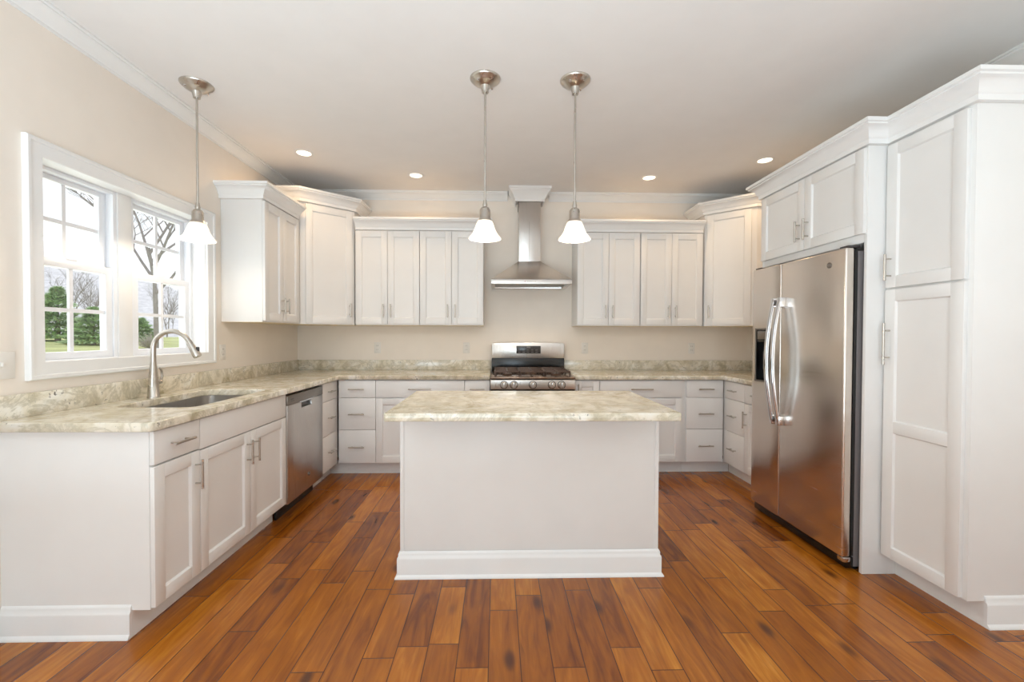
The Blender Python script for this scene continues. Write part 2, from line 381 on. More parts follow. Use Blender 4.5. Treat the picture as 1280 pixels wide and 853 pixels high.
struct(MB().sweep([(XR, YR), (XR, YB)], CROWN, H-3.2).build('trim_3', 'trim'))
BASE = [(0, 0), (.95, 0), (.95, .25), (.72, .55), (.55, .75), (.55, 3.9), (.5, 4.2), (.32, 4.45), (.32, 4.95), (.18, 5.3), (0, 5.45)]
struct(MB().sweep([(XL, YR), (XL, 71)], BASE, 0, flip=True).build('baseboard_left', 'trim'))
struct(MB().sweep([(XR, YR), (XR, 71)], BASE, 0).build('baseboard_right', 'trim'))

# window casing: stepped picture frame around the opening
def casing():
    mb = MB(); rings = []
    for ins, out in ((0, 0), (0, .62), (.12, .72), (2.3, .72), (2.45, .95), (3.0, 1.0), (3.2, .8), (3.2, 0)):
        y0, y1, z0, z1 = 79.9-ins*.9, 123.8+ins, 45.3-ins, 81.5+ins
        rings.append([mb.bm.verts.new((XL+out, y, z)) for y, z in ((y0, z0), (y1, z0), (y1, z1), (y0, z1))])
    for a, b in zip(rings, rings[1:]+rings[:1]):
        for k in range(4): mb.bm.faces.new([a[k], a[(k+1) % 4], b[(k+1) % 4], b[k]])
    return mb
struct(casing().build('trim_4', 'trim'))
# jamb lining and centre post
struct(MB().cells([WY0, WY0+.3, WY1-.3, WY1], [WZ0, WZ0+.3, WZ1-.3, WZ1], {(1, 1)}, XL-5, XL, 'x').box(XL-6.5, XL-3.1, 99.6, 103.2, WZ0+.3, WZ1-.3, .1).build('trim_5', 'trim'))

def window(name, y0, y1):
    root = struct(bpy.data.objects.new(name, None)); COL.objects.link(root)
    z0, z1 = WZ0+.3, WZ1-.3; xo, xi = XL-6.6, XL-3.4
    MB().cells([y0, y0+.9, y1-.9, y1], [z0, z0+.7, z1-.7, z1], {(1, 1)}, xo, xi, 'x').bevel(.06).build('window_frame', 'vinyl', root)
    zm = 63.9
    for (xa, xb, a, b, tr, br) in ((XL-6.2, XL-5.0, zm-.6, z1-.7, 1.0, 1.5), (XL-4.95, XL-3.75, z0+.7, zm+.9, 1.6, 1.4)):
        ya, yb = y0+.9, y1-.9; st = 1.55
        fr = MB().cells([ya, ya+st, yb-st, yb], [a, a+br, b-tr, b], {(1, 1)}, xa, xb, 'x').bevel(.1).build('sash', 'vinyl', root)
        ym, zz = (ya+yb)/2, (a+br+b-tr)/2; xm = (xa+xb)/2
        MB().box(xm-.25, xm+.25, ym-.4, ym+.4, a+br, b-tr).box(xm-.22, xm+.22, ya+st, ym-.4, zz-.4, zz+.4).box(xm-.22, xm+.22, ym+.4, yb-st, zz-.4, zz+.4).build('muntin', 'vinyl', fr)
        MB().box(xm-.06, xm+.06, ya+st-.1, yb-st+.1, a+br-.1, b-tr+.1).build('glass', 'glass', fr)
    MB().box(XL-4.9, XL-3.9, (y0+y1)/2-1.2, (y0+y1)/2+1.2, zm+.9, zm+1.4, .1).build('sash_lock', 'vinyl', root)
window('window_1', WY0+.3, 99.6)
window('window_2', 103.2, WY1-.3)

# ================================================================== cabinet parts
def bar_handle_mesh(length, vertical, rad=.24):
    key = ('h', length, vertical)
    if key not in _hm:
        mb = MB(); L2 = length/2
        ax = (lambda t, y: (0, y, t)) if vertical else (lambda t, y: (t, y, 0))
        mb.tube([ax(-L2, -1.3), ax(-L2+.03, -1.3), ax(L2-.03, -1.3), ax(L2, -1.3)], [rad*.85, rad, rad, rad*.85], 10)
        for k in (-1, 1): mb.tube([ax(k*length*.32, 0), ax(k*length*.32, -1.25)], .16, 8)
        _hm[key] = mb.mesh('handle', M_['nickel'])
    return _hm[key]
_hm = {}
def handle(door, x, z, length=5.5, vertical=True, y=-.75):
    return link('handle', bar_handle_mesh(length, vertical), door, None, (x, y, z))
def shaker(mb, x0, x1, z0, z1, splits=(), st=2.3, y=-.75):
    b = .045
    mb.box(x0, x0+st, y, 0, z0, z1, b).box(x1-st, x1, y, 0, z0, z1, b)
    zs = [z0] + [v for s in splits for v in (s-st/2, s+st/2)] + [z1]
    mb.box(x0+st, x1-st, y+.004, 0, z0, z0+st, b).box(x0+st, x1-st, y+.004, 0, z1-st, z1, b)
    for s in splits: mb.box(x0+st, x1-st, y+.004, 0, s-st/2, s+st/2, b)
    mb.box(x0+st-.1, x1-st+.1, y+.42, -.05, z0+st-.1, z1-st+.1)
    # sloped inner bead
    edges = [z0+st] + [v for s in splits for v in (s-st/2, s+st/2)] + [z1-st]
    for a, c in zip(edges[0::2], edges[1::2]):
        e = .22
        o = [(x0+st, y+.05, a), (x1-st, y+.05, a), (x1-st, y+.05, c), (x0+st, y+.05, c)]; i = [(x0+st+e, y+.42, a+e), (x1-st-e, y+.42, a+e), (x1-st-e, y+.42, c-e), (x0+st+e, y+.42, c-e)]
        A = [mb.bm.verts.new(p) for p in o]; B = [mb.bm.verts.new(p) for p in i]
        for k in range(4): mb.bm.faces.new([A[k], A[(k+1) % 4], B[(k+1) % 4], B[k]])
    return mb
def slabf(mb, x0, x1, z0, z1, y=-.75): return mb.box(x0, x1, y, 0, z0, z1, .07)
G = .07
def door(root, x0, x1, z0, z1, splits=()): return shaker(MB(), x0+G, x1-G, z0+G, z1-G, splits).build('door', 'paint', root)
def drawer(root, x0, x1, z0, z1, hl=5.5):
    d = slabf(MB(), x0+G, x1-G, z0+G, z1-G).build('drawer', 'paint', root)
    if hl: handle(d, (x0+x1)/2, (z0+z1)/2, hl, False)
    return d
def base_body(root, w, depth=23.9, toe=(0, 0)):
    MB().box(.02, w-.02, 0, depth, 4.5, 34.48, .03).build('body', 'paint', root)
    MB().box(.02-toe[0], w-.02+toe[1], 3, 3.75, 0, 4.49).build('toe_kick', 'paint', root)
ZD = (4.7, 16.55, 28.0, 34.2)        # drawer heights

# ---- left base run: local x -> +Y world
t = thing('base_cabinet', 'white base cabinet with one drawer over one door, at the near end by the window', 'cabinet', (XFL, 73.0, 0), PI/2, 'base cabinets under the worktops')
base_body(t, 11.2)
MB().box(-.02, .0, .02, 24, 4.5, 34.48).build('side_panel', 'paint', t)
MB().sweep([(3.0, 3.4), (0, 3.0), (0, 23.9)][1:], BASE, 0, flip=False).build('baseboard', 'trim', t)
drawer(t, 0, 11.2, 28.5, 34.2, 5.2)
d = door(t, 0, 11.2, 4.7, 28.3); handle(d, 9.9, 24.0)
t = thing('base_cabinet', 'white sink base cabinet with a long blank front over two doors, below the faucet', 'cabinet', (XFL, 84.2, 0), PI/2, 'base cabinets under the worktops')
W_ = 33.85
MB().cells([.02, 2, W_-2, W_-.02], [0, 1.2, 22.5, 23.9], {(1, 1)}, 20, 34.48).box(.02, W_-.02, 0, 23.9, 4.5, 20, .03).build('body', 'paint', t)
MB().box(.02, W_-.02, 3, 3.75, 0, 4.5).build('toe_kick', 'paint', t)
slabf(MB(), G, W_-G, 28.3, 34.13).build('false_front', 'paint', t)
d = door(t, 0, W_/2, 4.7, 28.1); handle(d, W_/2-1.4, 23.6)
d = door(t, W_/2, W_, 4.7, 28.1); handle(d, W_/2+1.4, 23.6)
def drawer_bank(label, loc, rz, w, x0=0, x1=None, hl=5.5, toe=(0, 0)):
    t = thing('drawer_cabinet', label, 'cabinet', loc, rz, 'base cabinets under the worktops'); base_body(t, w, toe=toe)
    x1 = w if x1 is None else x1
    for a, b in zip(ZD, ZD[1:]): drawer(t, x0, x1, a, b, hl)
    global _last
    _last = t
    return t
drawer_bank('narrow white three-drawer cabinet between the dishwasher and the left inside corner', (XFL, 142.1, 0), PI/2, 12.7, hl=4.2, toe=(0, 3.85)); MB().box(12.7, 13.55, -.7, 1, 4.5, 34.48).build('corner_filler', 'paint', _last)
# ---- back base run
drawer_bank('white three-drawer cabinet on the back wall beside the left inside corner', (-56.3, YF, 0), 0, 13.3, .3, toe=(4.0, 0))
def wide_base(label, x0, w, fill=0):
    t = thing('base_cabinet', label, 'cabinet', (x0, YF, 0), 0, 'base cabinets under the worktops'); base_body(t, w+fill)
    drawer(t, 0, w, 28.0, 34.2, 8)
    h = w/2
    d = door(t, 0, h, 4.7, 27.8); handle(d, h-1.4, 23.6)
    d = door(t, h, w, 4.7, 27.8); handle(d, h+1.4, 23.6)
    return t
wide_base('wide white base cabinet behind the left end of the island, long drawer over doors', -43.0, 31.4)
t = thing('base_cabinet', 'slim white drawer cabinet hard against the left side of the range', 'cabinet', (-11.55, YF, 0), 0, 'base cabinets under the worktops')
base_body(t, 8.95); drawer(t, 0, 8.95, 28.0, 34.2, 5.2); d = door(t, 0, 8.95, 4.7, 27.8); handle(d, 7.6, 23.6)
t = thing('base_cabinet', 'slim white pull-out cabinet with a vertical handle against the right side of the range', 'cabinet', (27.75, YF, 0), 0, 'base cabinets under the worktops')
base_body(t, 9.0); d = door(t, 0, 9.0, 4.7, 34.2); handle(d, 1.2, 31.0, 4.0)
wide_base('wide white base cabinet behind the right end of the island, long drawer over doors', 36.8, 29.85, 1.4)
drawer_bank('white three-drawer cabinet on the back wall beside the right inside corner', (68.1, YF, 0), 0, 13.9, .1, 13.6, toe=(0, 3.8))
# ---- right base run: local x -> -Y world
drawer_bank('narrow white three-drawer cabinet on the right side, next to the right inside corner', (XFR, 154.9, 0), -PI/2, 12.6, hl=4.2, toe=(3.75, 0)); MB().box(-.78, 0, -.7, 1, 4.5, 34.48).build('corner_filler', 'paint', _last)
t = thing('base_cabinet', 'white base cabinet with drawer and door half hidden by the refrigerator', 'cabinet', (XFR, 142.25, 0), -PI/2, 'base cabinets under the worktops')
base_body(t, 16.6); drawer(t, 0, 16.6, 28.0, 34.2); d = door(t, 0, 16.6, 4.7, 27.8); handle(d, 1.3, 22.6, 5.5)

# ---- worktops
root = thing('granite_worktop', 'L-shaped cream granite worktop holding the sink, from the window to the range', 'worktop')
xe, ye = XFL+2.0, YF-2.0
slab('slab', [(XL+.03, 71.0, 0), (xe, 71.0, 1.6), (xe, ye, 0), (-2.62, ye, 0), (-2.62, YB-.03, 0), (XL+.03, YB-.03, 0)],
     [[(-75.2, 86.3, 2.5), (-59.3, 86.3, 2.5), (-59.3, 114.2, 2.5), (-75.2, 114.2, 2.5)]], 34.5, 36, 'granite', root)
MB().box(XL+.03, XL+.85, 71.2, YB-.9, 36, 40, .06).build('backsplash', 'granite', root)
MB().box(XL+.03, -2.62, YB-.85, YB-.03, 36, 40, .06).build('backsplash', 'granite', root)
root = thing('granite_worktop', 'cream granite worktop wrapping the right corner from the range to the refrigerator', 'worktop')
xe2 = XFR-2.0
slab('slab', [(27.62, ye, 0), (xe2, ye, 0), (xe2, 125.7, 0), (XR-.03, 125.7, 0), (XR-.03, YB-.03, 0), (27.62, YB-.03, 0)], [], 34.5, 36, 'granite', root)
MB().box(27.62, XR-.03, YB-.85, YB-.03, 36, 40, .06).build('backsplash', 'granite', root)
MB().box(XR-.85, XR-.03, 125.7, YB-.9, 36, 40, .06).build('backsplash', 'granite', root)

# ---- sink
def rrect(x0, x1, y0, y1, r, n=5):
    pts = []
    for cx, cy, a in ((x1-r, y0+r, -PI/2), (x1-r, y1-r, 0), (x0+r, y1-r, PI/2), (x0+r, y0+r, PI)):
        for k in range(n+1): pts.append((cx+r*math.cos(a+PI/2*k/n), cy+r*math.sin(a+PI/2*k/n)))
    return pts
root = thing('kitchen_sink', 'stainless undermount sink sunk into the worktop in front of the window', 'sink', (-67.2, 100.2, 26))
mb = MB(); rings = []
for (g, z, r) in ((.75, 34.46, 3), (.1, 34.46, 2.5), (.05, 30, 2.5), (-.3, 27.4, 2.4), (-1.2, 26.8, 2)):
    rings.append([mb.bm.verts.new((x+67.2, y-100.2, z-26)) for x, y in rrect(-75.2-g, -59.3+g, 86.3-g, 114.2+g, r)])
for a, b in zip(rings, rings[1:]):
    for k in range(len(a)): mb.bm.faces.new([a[k], a[(k+1) % len(a)], b[(k+1) % len(a)], b[k]])
mb.bm.faces.new(rings[-1])
o = mb.build('basin', 'steel_v', root)
sm = o.modifiers.new('thickness', 'SOLIDIFY'); sm.thickness = .05*I; sm.offset = 1
MB().lathe([(0, 0), (1.2, 0), (1.5, .12), (1.75, .12), (1.75, 0)], (0, 0, .85), 24).build('drain', 'chrome', root)

# ---- faucet
root = thing('kitchen_faucet', 'brushed nickel pull-down gooseneck faucet standing behind the sink', 'faucet', (-77.4, 100, 36))
MB().lathe([(0, 0), (1.25, 0), (1.25, .25), (1.15, .4), (1.0, 3.2), (.72, 6.5), (.55, 8.2), (0, 8.2)]).build('body', 'nickel', root)
pth = [(0, 0, 8.0), (0, 0, 10.2)] + [(4.15-4.15*math.cos(a), 0, 10.8+4.15*math.sin(a)) for a in [PI*k/16*.86 for k in range(1, 17)]]
MB().tube(pth, [.55]*len(pth), 14).build('spout', 'nickel', root)
e = Vector(pth[-1]); dr = (Vector(pth[-1])-Vector(pth[-2])).normalized()
hd = MB().tube([e-dr*.2, e+dr*.3, e+dr*1.5, e+dr*3.6, e+dr*3.9], [.58, .66, .72, .9, .82], 16).build('spray_head', 'nickel', root)
b0 = e+dr*2.2+Vector((.8, 0, .25))
MB().box(b0.x-.2, b0.x+.3, b0.y-.3, b0.y+.3, b0.z-.7, b0.z+.5, .1).build('spray_button', 'dark', hd)
MB().tube([(0, .9, 3.2), (.2, 1.9, 3.4)], [.62, .55], 12).tube([(.25, 1.7, 3.5), (.35, 2.1, 4.6), (.3, 1.9, 6.0), (.2, 1.5, 6.6)], [.3, .26, .24, .18], 8).build('lever', 'nickel', root)

# ================================================================== wall cabinets
GU = 'wall cabinets'
def wall_cab(label, loc, rz, w, z0, z1, depth, doors=2, hside=None, hl=5.0, fill=(0, 0)):
    t = thing('wall_cabinet', label, 'cabinet', loc, rz, GU)
    MB().box(.02, w-.02, 0, depth-.02, z0, z1, .03).build('body', 'paint', t)
    MB().box(.05, w-.05, .02, depth-.05, z0-.09, z0-.005).build('bottom_panel', 'raw', t, 'pale bare wood underside')
    xa, xb = fill[0], w-fill[1]
    if doors == 2:
        h = (xa+xb)/2
        d = door(t, xa, h, z0+.3, z1-.2); handle(d, h-1.4, z0+5.4, hl)
        d = door(t, h, xb, z0+.3, z1-.2); handle(d, h+1.4, z0+5.4, hl)
    else:
        d = door(t, xa, xb, z0+.3, z1-.2); handle(d, xb-1.3 if hside == 'r' else xa+1.3, z0+5.4, hl)
    return t
wall_cab('white two-door wall cabinet beside the window', (XL+12.0, 130.6, 54), PI/2, 23.2, 0, 36, 12, fill=(.1, .8))
for (x, l) in ((-53.9, 'white two-door wall cabinet left of the range hood, next to the left corner cabinet'), (-29.6, 'white two-door wall cabinet left of the range hood, the one nearer the hood'),
               (30.7, 'white two-door wall cabinet right of the range hood, the one nearer the hood'), (55.2, 'white two-door wall cabinet right of the range hood, next to the right corner cabinet')):
    wall_cab(l, (x, YU, 54), 0, 24.2, 0, 36, 12)
def corner_cab(label, A, B, wallx, hside):
    """five-sided corner unit: diagonal face from A to B (A nearer the left in its own view)"""
    A, B = Vector(A), Vector(B); ang = math.atan2(B.y-A.y, B.x-A.x); w = (B-A).length
    t = thing('corner_wall_cabinet', label, 'cabinet', (A.x, A.y, 54), ang, GU)
    R = Matrix.Rotation(-ang, 2)
    loc = lambda p: tuple(R @ (Vector(p)-A))
    other = [(B.x, YB-.02), (wallx, YB-.02), (wallx, A.y)] if wallx < A.x else [(wallx, B.y), (wallx, YB-.02), (A.x, YB-.02)]
    MB().prism([loc(A), loc(B)]+[loc(p) for p in other], 0, 42.8).build('body', 'paint', t)
    MB().prism([loc(A), loc(B)]+[loc(p) for p in other], -.09, -.005).build('bottom_panel', 'raw', t, 'pale bare wood underside')
    x0, x1 = (1.6, w-.9) if hside == 'r' else (.9, w-1.6)
    d = door(t, x0, x1, .3, 42.5); handle(d, x1-1.3 if hside == 'r' else x0+1.3, 5.4, 5.0)
    return t
LA, LB = (-69.0, 154.6), (-54.4, 167.4)
RA, RB = (80.2, 167.4), (93.4, 155.2)
corner_cab('tall white diagonal corner wall cabinet between the window-side cabinet and the back wall', LA, LB, XL+.02, 'r')
corner_cab('tall white diagonal corner wall cabinet between the back wall and the refrigerator', RA, RB, XR-.02, 'l')

CC = [(0, 0), (.9, 0), (.9, 1.0), (1.15, 1.2), (1.3, 1.6), (1.7, 2.3), (2.4, 2.95), (2.9, 3.15), (2.9, 3.45), (3.3, 3.6), (3.3, 4.3), (0, 4.3)]
GC = 'crown moldings on the cabinets'
def crown(label, path, z, flip=True, prof=CC):
    o = MB().sweep(path, prof, z, flip=flip).build('crown_molding', 'trim'); return tag(o, label, 'molding', GC)
yc, xw = YU-.02, XL+12.0
crown('white crown molding on top of the cabinet beside the window', [(XL+.05, 130.6), (xw, 130.6), (xw, 153.0)], 90.02)
crown('white crown molding on the left diagonal corner cabinet', [(XL+.05, LA[1]), LA, LB, (LB[0], YB-.05)], 96.85)
crown('long white crown molding over the wall cabinets left of the hood', [(-53.85, yc), (-5.45, yc), (-5.45, YB-.05)], 90.02)
crown('long white crown molding over the wall cabinets right of the hood', [(30.75, YB-.05), (30.75, yc), (79.4, yc)], 90.02)
crown('white crown molding on the right diagonal corner cabinet', [(RA[0], YB-.05), RA, RB, (XR-.05, RB[1])], 96.85)
XT, XP = 77.2, 81.3            # over-fridge carcass front, pantry carcass front
Y0P, Y1P, Y2P = 72.5, 89.3, 125.4
crown('stepped white crown molding over the refrigerator surround and the pantry', [(XR-.05, Y2P), (XT, Y2P), (XT, Y1P), (XP, Y1P), (XP, Y0P), (XR-.05, Y0P)], 90.02)

# ---- pantry (local x -> -Y)
wp = Y1P-Y0P
t = thing('pantry_cabinet', 'tall white pantry cabinet with an upper and a lower door, nearest on the right', 'cabinet', (XP, Y1P-.02, 0), -PI/2)
MB().box(0, wp-.02, 0, XR-XP-.03, 4.5, 90, .03).build('body', 'paint', t)
MB().box(0, wp-.02, 3, 3.75, 0, 4.5).box(wp-.77, wp-.02, 3.75, XR-XP-.03, 0, 4.5).build('toe_kick', 'paint', t)
MB().sweep([(wp-.02, 3.0), (wp-.02, XR-XP-1)], BASE, 0, flip=True).build('baseboard', 'trim', t)
x0, x1 = .5, wp-.8
d = door(t, x0, x1, 60.2, 89.6); handle(d, x0+1.3, 64.4, 5.4)
d = door(t, x0, x1, 4.6, 59.9, (31.7,)); handle(d, x0+1.3, 48.7, 8.6)
# ---- refrigerator surround
wf = Y2P-Y1P
t = thing('fridge_cabinet', 'white two-door cabinet over the refrigerator with full-height side panels', 'cabinet', (XT, Y2P, 0), -PI/2)
dp = XR-XT-.03
MB().box(.76, wf-.76, 0, dp, 70.1, 90, .03).build('body', 'paint', t)
MB().box(0, .75, -.1, dp, 0, 90, .03).build('side_panel', 'paint', t)
MB().box(wf-.75, wf, -.1, dp, 0, 90, .03).build('side_panel', 'paint', t)
d = door(t, .3, wf/2, 71.8, 89.7); handle(d, wf/2-1.5, 76.6, 5.2)
d = door(t, wf/2, wf-.3, 71.8, 89.7); handle(d, wf/2+1.5, 76.6, 5.2)

# ================================================================== refrigerator
def badge(parent, x, y, z, r=.62):
    b = MB().lathe([(0, -.12), (r*.8, -.12), (r*.86, -.16), (r, -.14), (r, 0), (0, 0)], (x, y, z), 28, 'y').build('emblem', 'strip', parent, 'small round monogram emblem')
    cu = bpy.data.curves.new('monogram', 'FONT'); cu.body = 'GE'; cu.size = r*1.05*I; cu.shear = .3; cu.align_x = 'CENTER'; cu.align_y = 'CENTER'; cu.extrude = .0004
    tmp = bpy.data.objects.new('tmp', cu); COL.objects.link(tmp)
    me = bpy.data.meshes.new_from_object(tmp.evaluated_get(bpy.context.evaluated_depsgraph_get())); bpy.data.objects.remove(tmp)
    me.materials.clear(); me.materials.append(M_['chrome'])
    o = link('monogram', me, b, None, (x, y-.13, z)); o.rotation_euler = (PI/2, 0, 0)
YFR, WFR = 124.1, 33.5
t = thing('refrigerator', 'stainless side-by-side refrigerator with curved bar handles and ice dispenser', 'refrigerator', (73.7, YFR, 0), -PI/2)
MB().box(.1, WFR-.1, 2.7, 30, .8, 68.4, .15).build('body', 'grey_side', t, 'dark grey painted case')
MB().box(.15, WFR-.15, 2.05, 2.68, 3.2, 68.6).build('door_gasket', 'black', t)
XS = 12.4
fd = MB().cells([0, 1.7, 8.3, XS-.08], [2.9, 37.7, 52.2, 69.1], {(1, 1)}, 0, 2.0, 'y').bevel(.3, 3).build('freezer_door', 'steel', t)
MB().box(1.75, 8.25, 1.6, 1.95, 37.75, 52.15).box(1.75, 1.95, .15, 1.6, 37.75, 52.15).box(8.05, 8.25, .15, 1.6, 37.75, 52.15).box(1.95, 8.05, .15, 1.6, 37.75, 38.1).box(1.95, 8.05, .1, 1.6, 48.6, 52.15, .05).build('dispenser_recess', 'black', fd, 'black water and ice dispenser recess')
MB().cells([1.45, 1.85, 8.15, 8.55], [37.4, 37.85, 52.0, 52.45], {(1, 1)}, -.12, .2, 'y').bevel(.05).build('dispenser_frame', 'strip', fd)
MB().box(2.4, 7.6, .0, .12, 49.4, 51.6, .03).build('dispenser_panel', 'strip', fd)
MB().box(4.2, 5.8, .5, 1.4, 41, 46, .15).build('dispenser_paddle', 'dark', fd)
rd = MB().box(XS+.08, WFR, 0, 2.0, 2.9, 69.1, .42, 4).build('fridge_door', 'steel', t)
def arc_handle(parent, x):
    pts = []; n = 18
    for k in range(n+1):
        u = k/n; zz = 27.6+32.2*u; pts.append((x, -1.1-1.9*math.sin(PI*u)**.9, zz))
    h = MB()
    rings = []
    for p in pts:
        rings.append([h.bm.verts.new((p[0]+a, p[1]+b, p[2])) for a, b in ((-.55, .3), (-.6, 0), (-.45, -.3), (0, -.42), (.45, -.3), (.6, 0), (.55, .3), (0, .38))])
    for a, b in zip(rings, rings[1:]):
        for k in range(8): h.bm.faces.new([a[k], a[(k+1) % 8], b[(k+1) % 8], b[k]])
    h.bm.faces.new(rings[0][::-1]); h.bm.faces.new(rings[-1])
    o = h.build('handle', 'chrome', parent)
    MB().box(x-.62, x+.62, -1.55, .02, 27.2, 29.6, .12).build('handle_mount', 'chrome', o)
    MB().box(x-.62, x+.62, -1.55, .02, 57.8, 60.2, .12).build('handle_mount', 'chrome', o)
arc_handle(fd, XS-1.2); arc_handle(rd, XS+1.35)
badge(rd, WFR-4.6, 0, 66.0)
MB().box(.2, WFR-.2, 1.1, 3.6, .5, 2.8, .1).build('base_grille', 'black', t, 'black base grille')
MB().box(WFR-1.9, WFR-.1, .5, 2.2, 1.7, 2.85, .25).build('hinge_cap', 'chrome', t)
MB().box(WFR-2.6, WFR-.2, .6, 3.4, 69.12, 69.6, .15).build('hinge_cap', 'dark', t)
MB().box(.2, 2.6, .6, 3.4, 69.12, 69.6, .15).build('hinge_cap', 'dark', t)
for x in (1.5, WFR-1.5): MB().lathe([(0, 0), (.8, 0), (.8, .9), (0, .9)], (x, 3.9, 0), 14).build('leveling_foot', 'black', t)
for x in (1.5, WFR-1.5): MB().lathe([(0, 0), (.8, 0), (.8, .9), (0, .9)], (x, 27, 0), 14).build('leveling_foot', 'black', t)

# ================================================================== dishwasher
WD = 23.9
t = thing('dishwasher', 'stainless dishwasher with pocket handle built in between the sink base and the drawers', 'dishwasher', (XFL, 118.12, 0), PI/2)
MB().box(.1, WD-.1, .1, 23.5, 4.2, 34.0).build('body', 'dark', t)
dd = MB().cells([.12, 8.6, 15.4, WD-.12], [4.3, 29.2, 30.9, 31.0], {(1, 1)}, -1.0, 0, 'y').bevel(.08).build('door', 'steel_v', t)
MB().box(.12, WD-.12, -1.05, .05, 31.05, 33.7, .12).build('control_strip', 'strip', t, 'darker stainless control strip')
MB().box(8.65, 15.35, -.25, -.05, 29.25, 30.9).build('pocket_handle', 'black', dd, 'black recessed pocket handle')
MB().box(7.6, 16.4, -1.2, -.95, 30.75, 31.25, .08).build('handle_lip', 'chrome', dd)
MB().box(2.0, 3.6, -1.09, -1.05, 32.45, 32.65).box(2.0, 4.0, -1.09, -1.05, 32.0, 32.12).build('control_mark', 'dark', t)
badge(dd, 13.3, -1.0, 8.6)
MB().box(.3, WD-.3, 2.2, 2.8, 0, 4.1).build('kick_plate', 'black', t, 'black kick plate')

# ================================================================== range
WR = 29.75
t = thing('gas_range', 'stainless gas range with five knobs and a raised back panel against the back wall', 'range', (-2.4, YF, 0))
MB().box(.05, WR-.05, -.5, 22.5, 3.5, 34.9, .08).build('body', 'grey_side', t)
MB().box(0, WR, -4.6, -.55, 31.35, 34.75, .25, 3).build('control_panel', 'steel_v', t)
cp = MB().box(.0, WR, -4.4, 19.6, 34.95, 35.7, .25, 3).box(1.4, WR-1.4, -2.5, 18.6, 35.6, 35.75, .05).build('cooktop', 'cooktop', t, 'dark cooktop')
for k, x in enumerate((4.75, 8.2, 14.8, 21.45, 24.85)):
    kn = MB().lathe([(0, -1.55), (.82, -1.55), (.98, -1.35), (1.02, -.35), (1.2, -.25), (1.2, 0), (0, 0)], (x, -4.6, 33.0), 24, 'y').build('knob', 'steel_v', t)
    MB().lathe([(1.2, -.08), (1.42, -.08), (1.42, 0), (1.2, 0)], (x, -4.6, 33.0), 24, 'y', True).build('knob_ring', 'dark', kn)
    MB().box(x-.2, x+.2, -6.55, -6.1, 32.05, 33.95, .08).build('knob_grip', 'chrome', kn)
for (x, y, r) in ((6, 2.5, 1.7), (6, 13, 1.4), (14.9, 8, 2.0), (23.8, 2.5, 1.9), (23.8, 13, 1.3)):
    b = MB().lathe([(0, 0), (r*1.15, 0), (r*1.1, .3), (r, .45), (r*.95, .75), (0, .8)], (x, y, 35.75), 22).build('burner', 'iron', t)
    MB().lathe([(0, 0), (r*.55, 0), (r*.5, .12), (0, .15)], (x, y, 36.5), 16).build('burner_cap', 'chrome', b)
for (xa, xb, xm) in ((1.6, 10.3, 6), (10.6, 19.2, 14.9), (19.5, 28.2, 23.8)):
    g = MB(); zt = 37.6; q = .28
    for x in (xa, xb): g.box(x-q, x+q, -1.6, 17.8, zt-.6, zt, .06)
    for y in (-1.6, 8.1, 17.8): g.box(xa, xb, y-q, y+q, zt-.6, zt, .06)
    g.box(xm-q, xm+q, -1.6, 17.8, zt-.5, zt, .06)
    for y in (2.5, 13): g.box(xa, xb, y-q, y+q, zt-.5, zt, .06)
    for x in (xa, xb):
        for y in (-1.6, 8.1, 17.8): g.box(x-q, x+q, y-q, y+q, 35.75, zt-.5)
    g.build('burner_grate', 'iron', t)
bg_ = MB().box(.2, WR-.2, 20.2, 23.5, 35.5, 41.0, .1).build('back_riser', 'black', t, 'black riser behind the burners')
pts = [(.2, 41.0), (WR-.2, 41.0), (WR-.2, 46.9)] + [(WR/2+(WR/2-.2)*math.cos(a), 46.9+.55*math.sin(a)) for a in [PI*k/14 for k in range(1, 14)]] + [(.2, 46.9)]
bp = MB().prism(pts, 19.7, 23.5, 'y').bevel(.2, 2).build('back_panel', 'steel_v', t)
MB().box(10.1, 19.9, 19.55, 19.75, 42.9, 46.0, .06).build('oven_display', 'display', bp, 'dark oven display with buttons')
mk = MB()
for k in range(5):
    for j in range(2): mk.box(10.8+k*1.75, 11.7+k*1.75, 19.5, 19.56, 43.4+j*.8, 43.6+j*.8)
mk.box(14.2, 15.8, 19.5, 19.56, 45.1, 45.6).build('display_mark', 'grey_side', bp)
od = MB().cells([.3, 4.5, WR-4.5, WR-.3], [9.5, 15, 25.5, 30.6], {(1, 1)}, -3.6, -.6, 'y').bevel(.12).build('oven_door', 'steel_v', t)
MB().box(4.55, WR-4.55, -3.2, -2.8, 15.05, 25.45).build('oven_window', 'black', od)
MB().box(.1, WR-.1, -4.3, -.6, 30.62, 31.33).build('vent_strip', 'black', t)
MB().tube([(2.2, -5.6, 28.6), (WR-2.2, -5.6, 28.6)], .45, 14).box(3, 4, -5.6, -3.5, 28.2, 29).box(WR-4, WR-3, -5.6, -3.5, 28.2, 29).build('handle', 'steel_v', od)
MB().box(.3, WR-.3, -3.2, -.6, 3.4, 9.2, .12).build('storage_drawer', 'steel_v', t)
for x in (2, WR-2):
    for y in (1, 21): MB().lathe([(0, 0), (.9, 0), (.9, 3.5), (0, 3.5)], (x, y, 0), 14).build('leg', 'black', t)

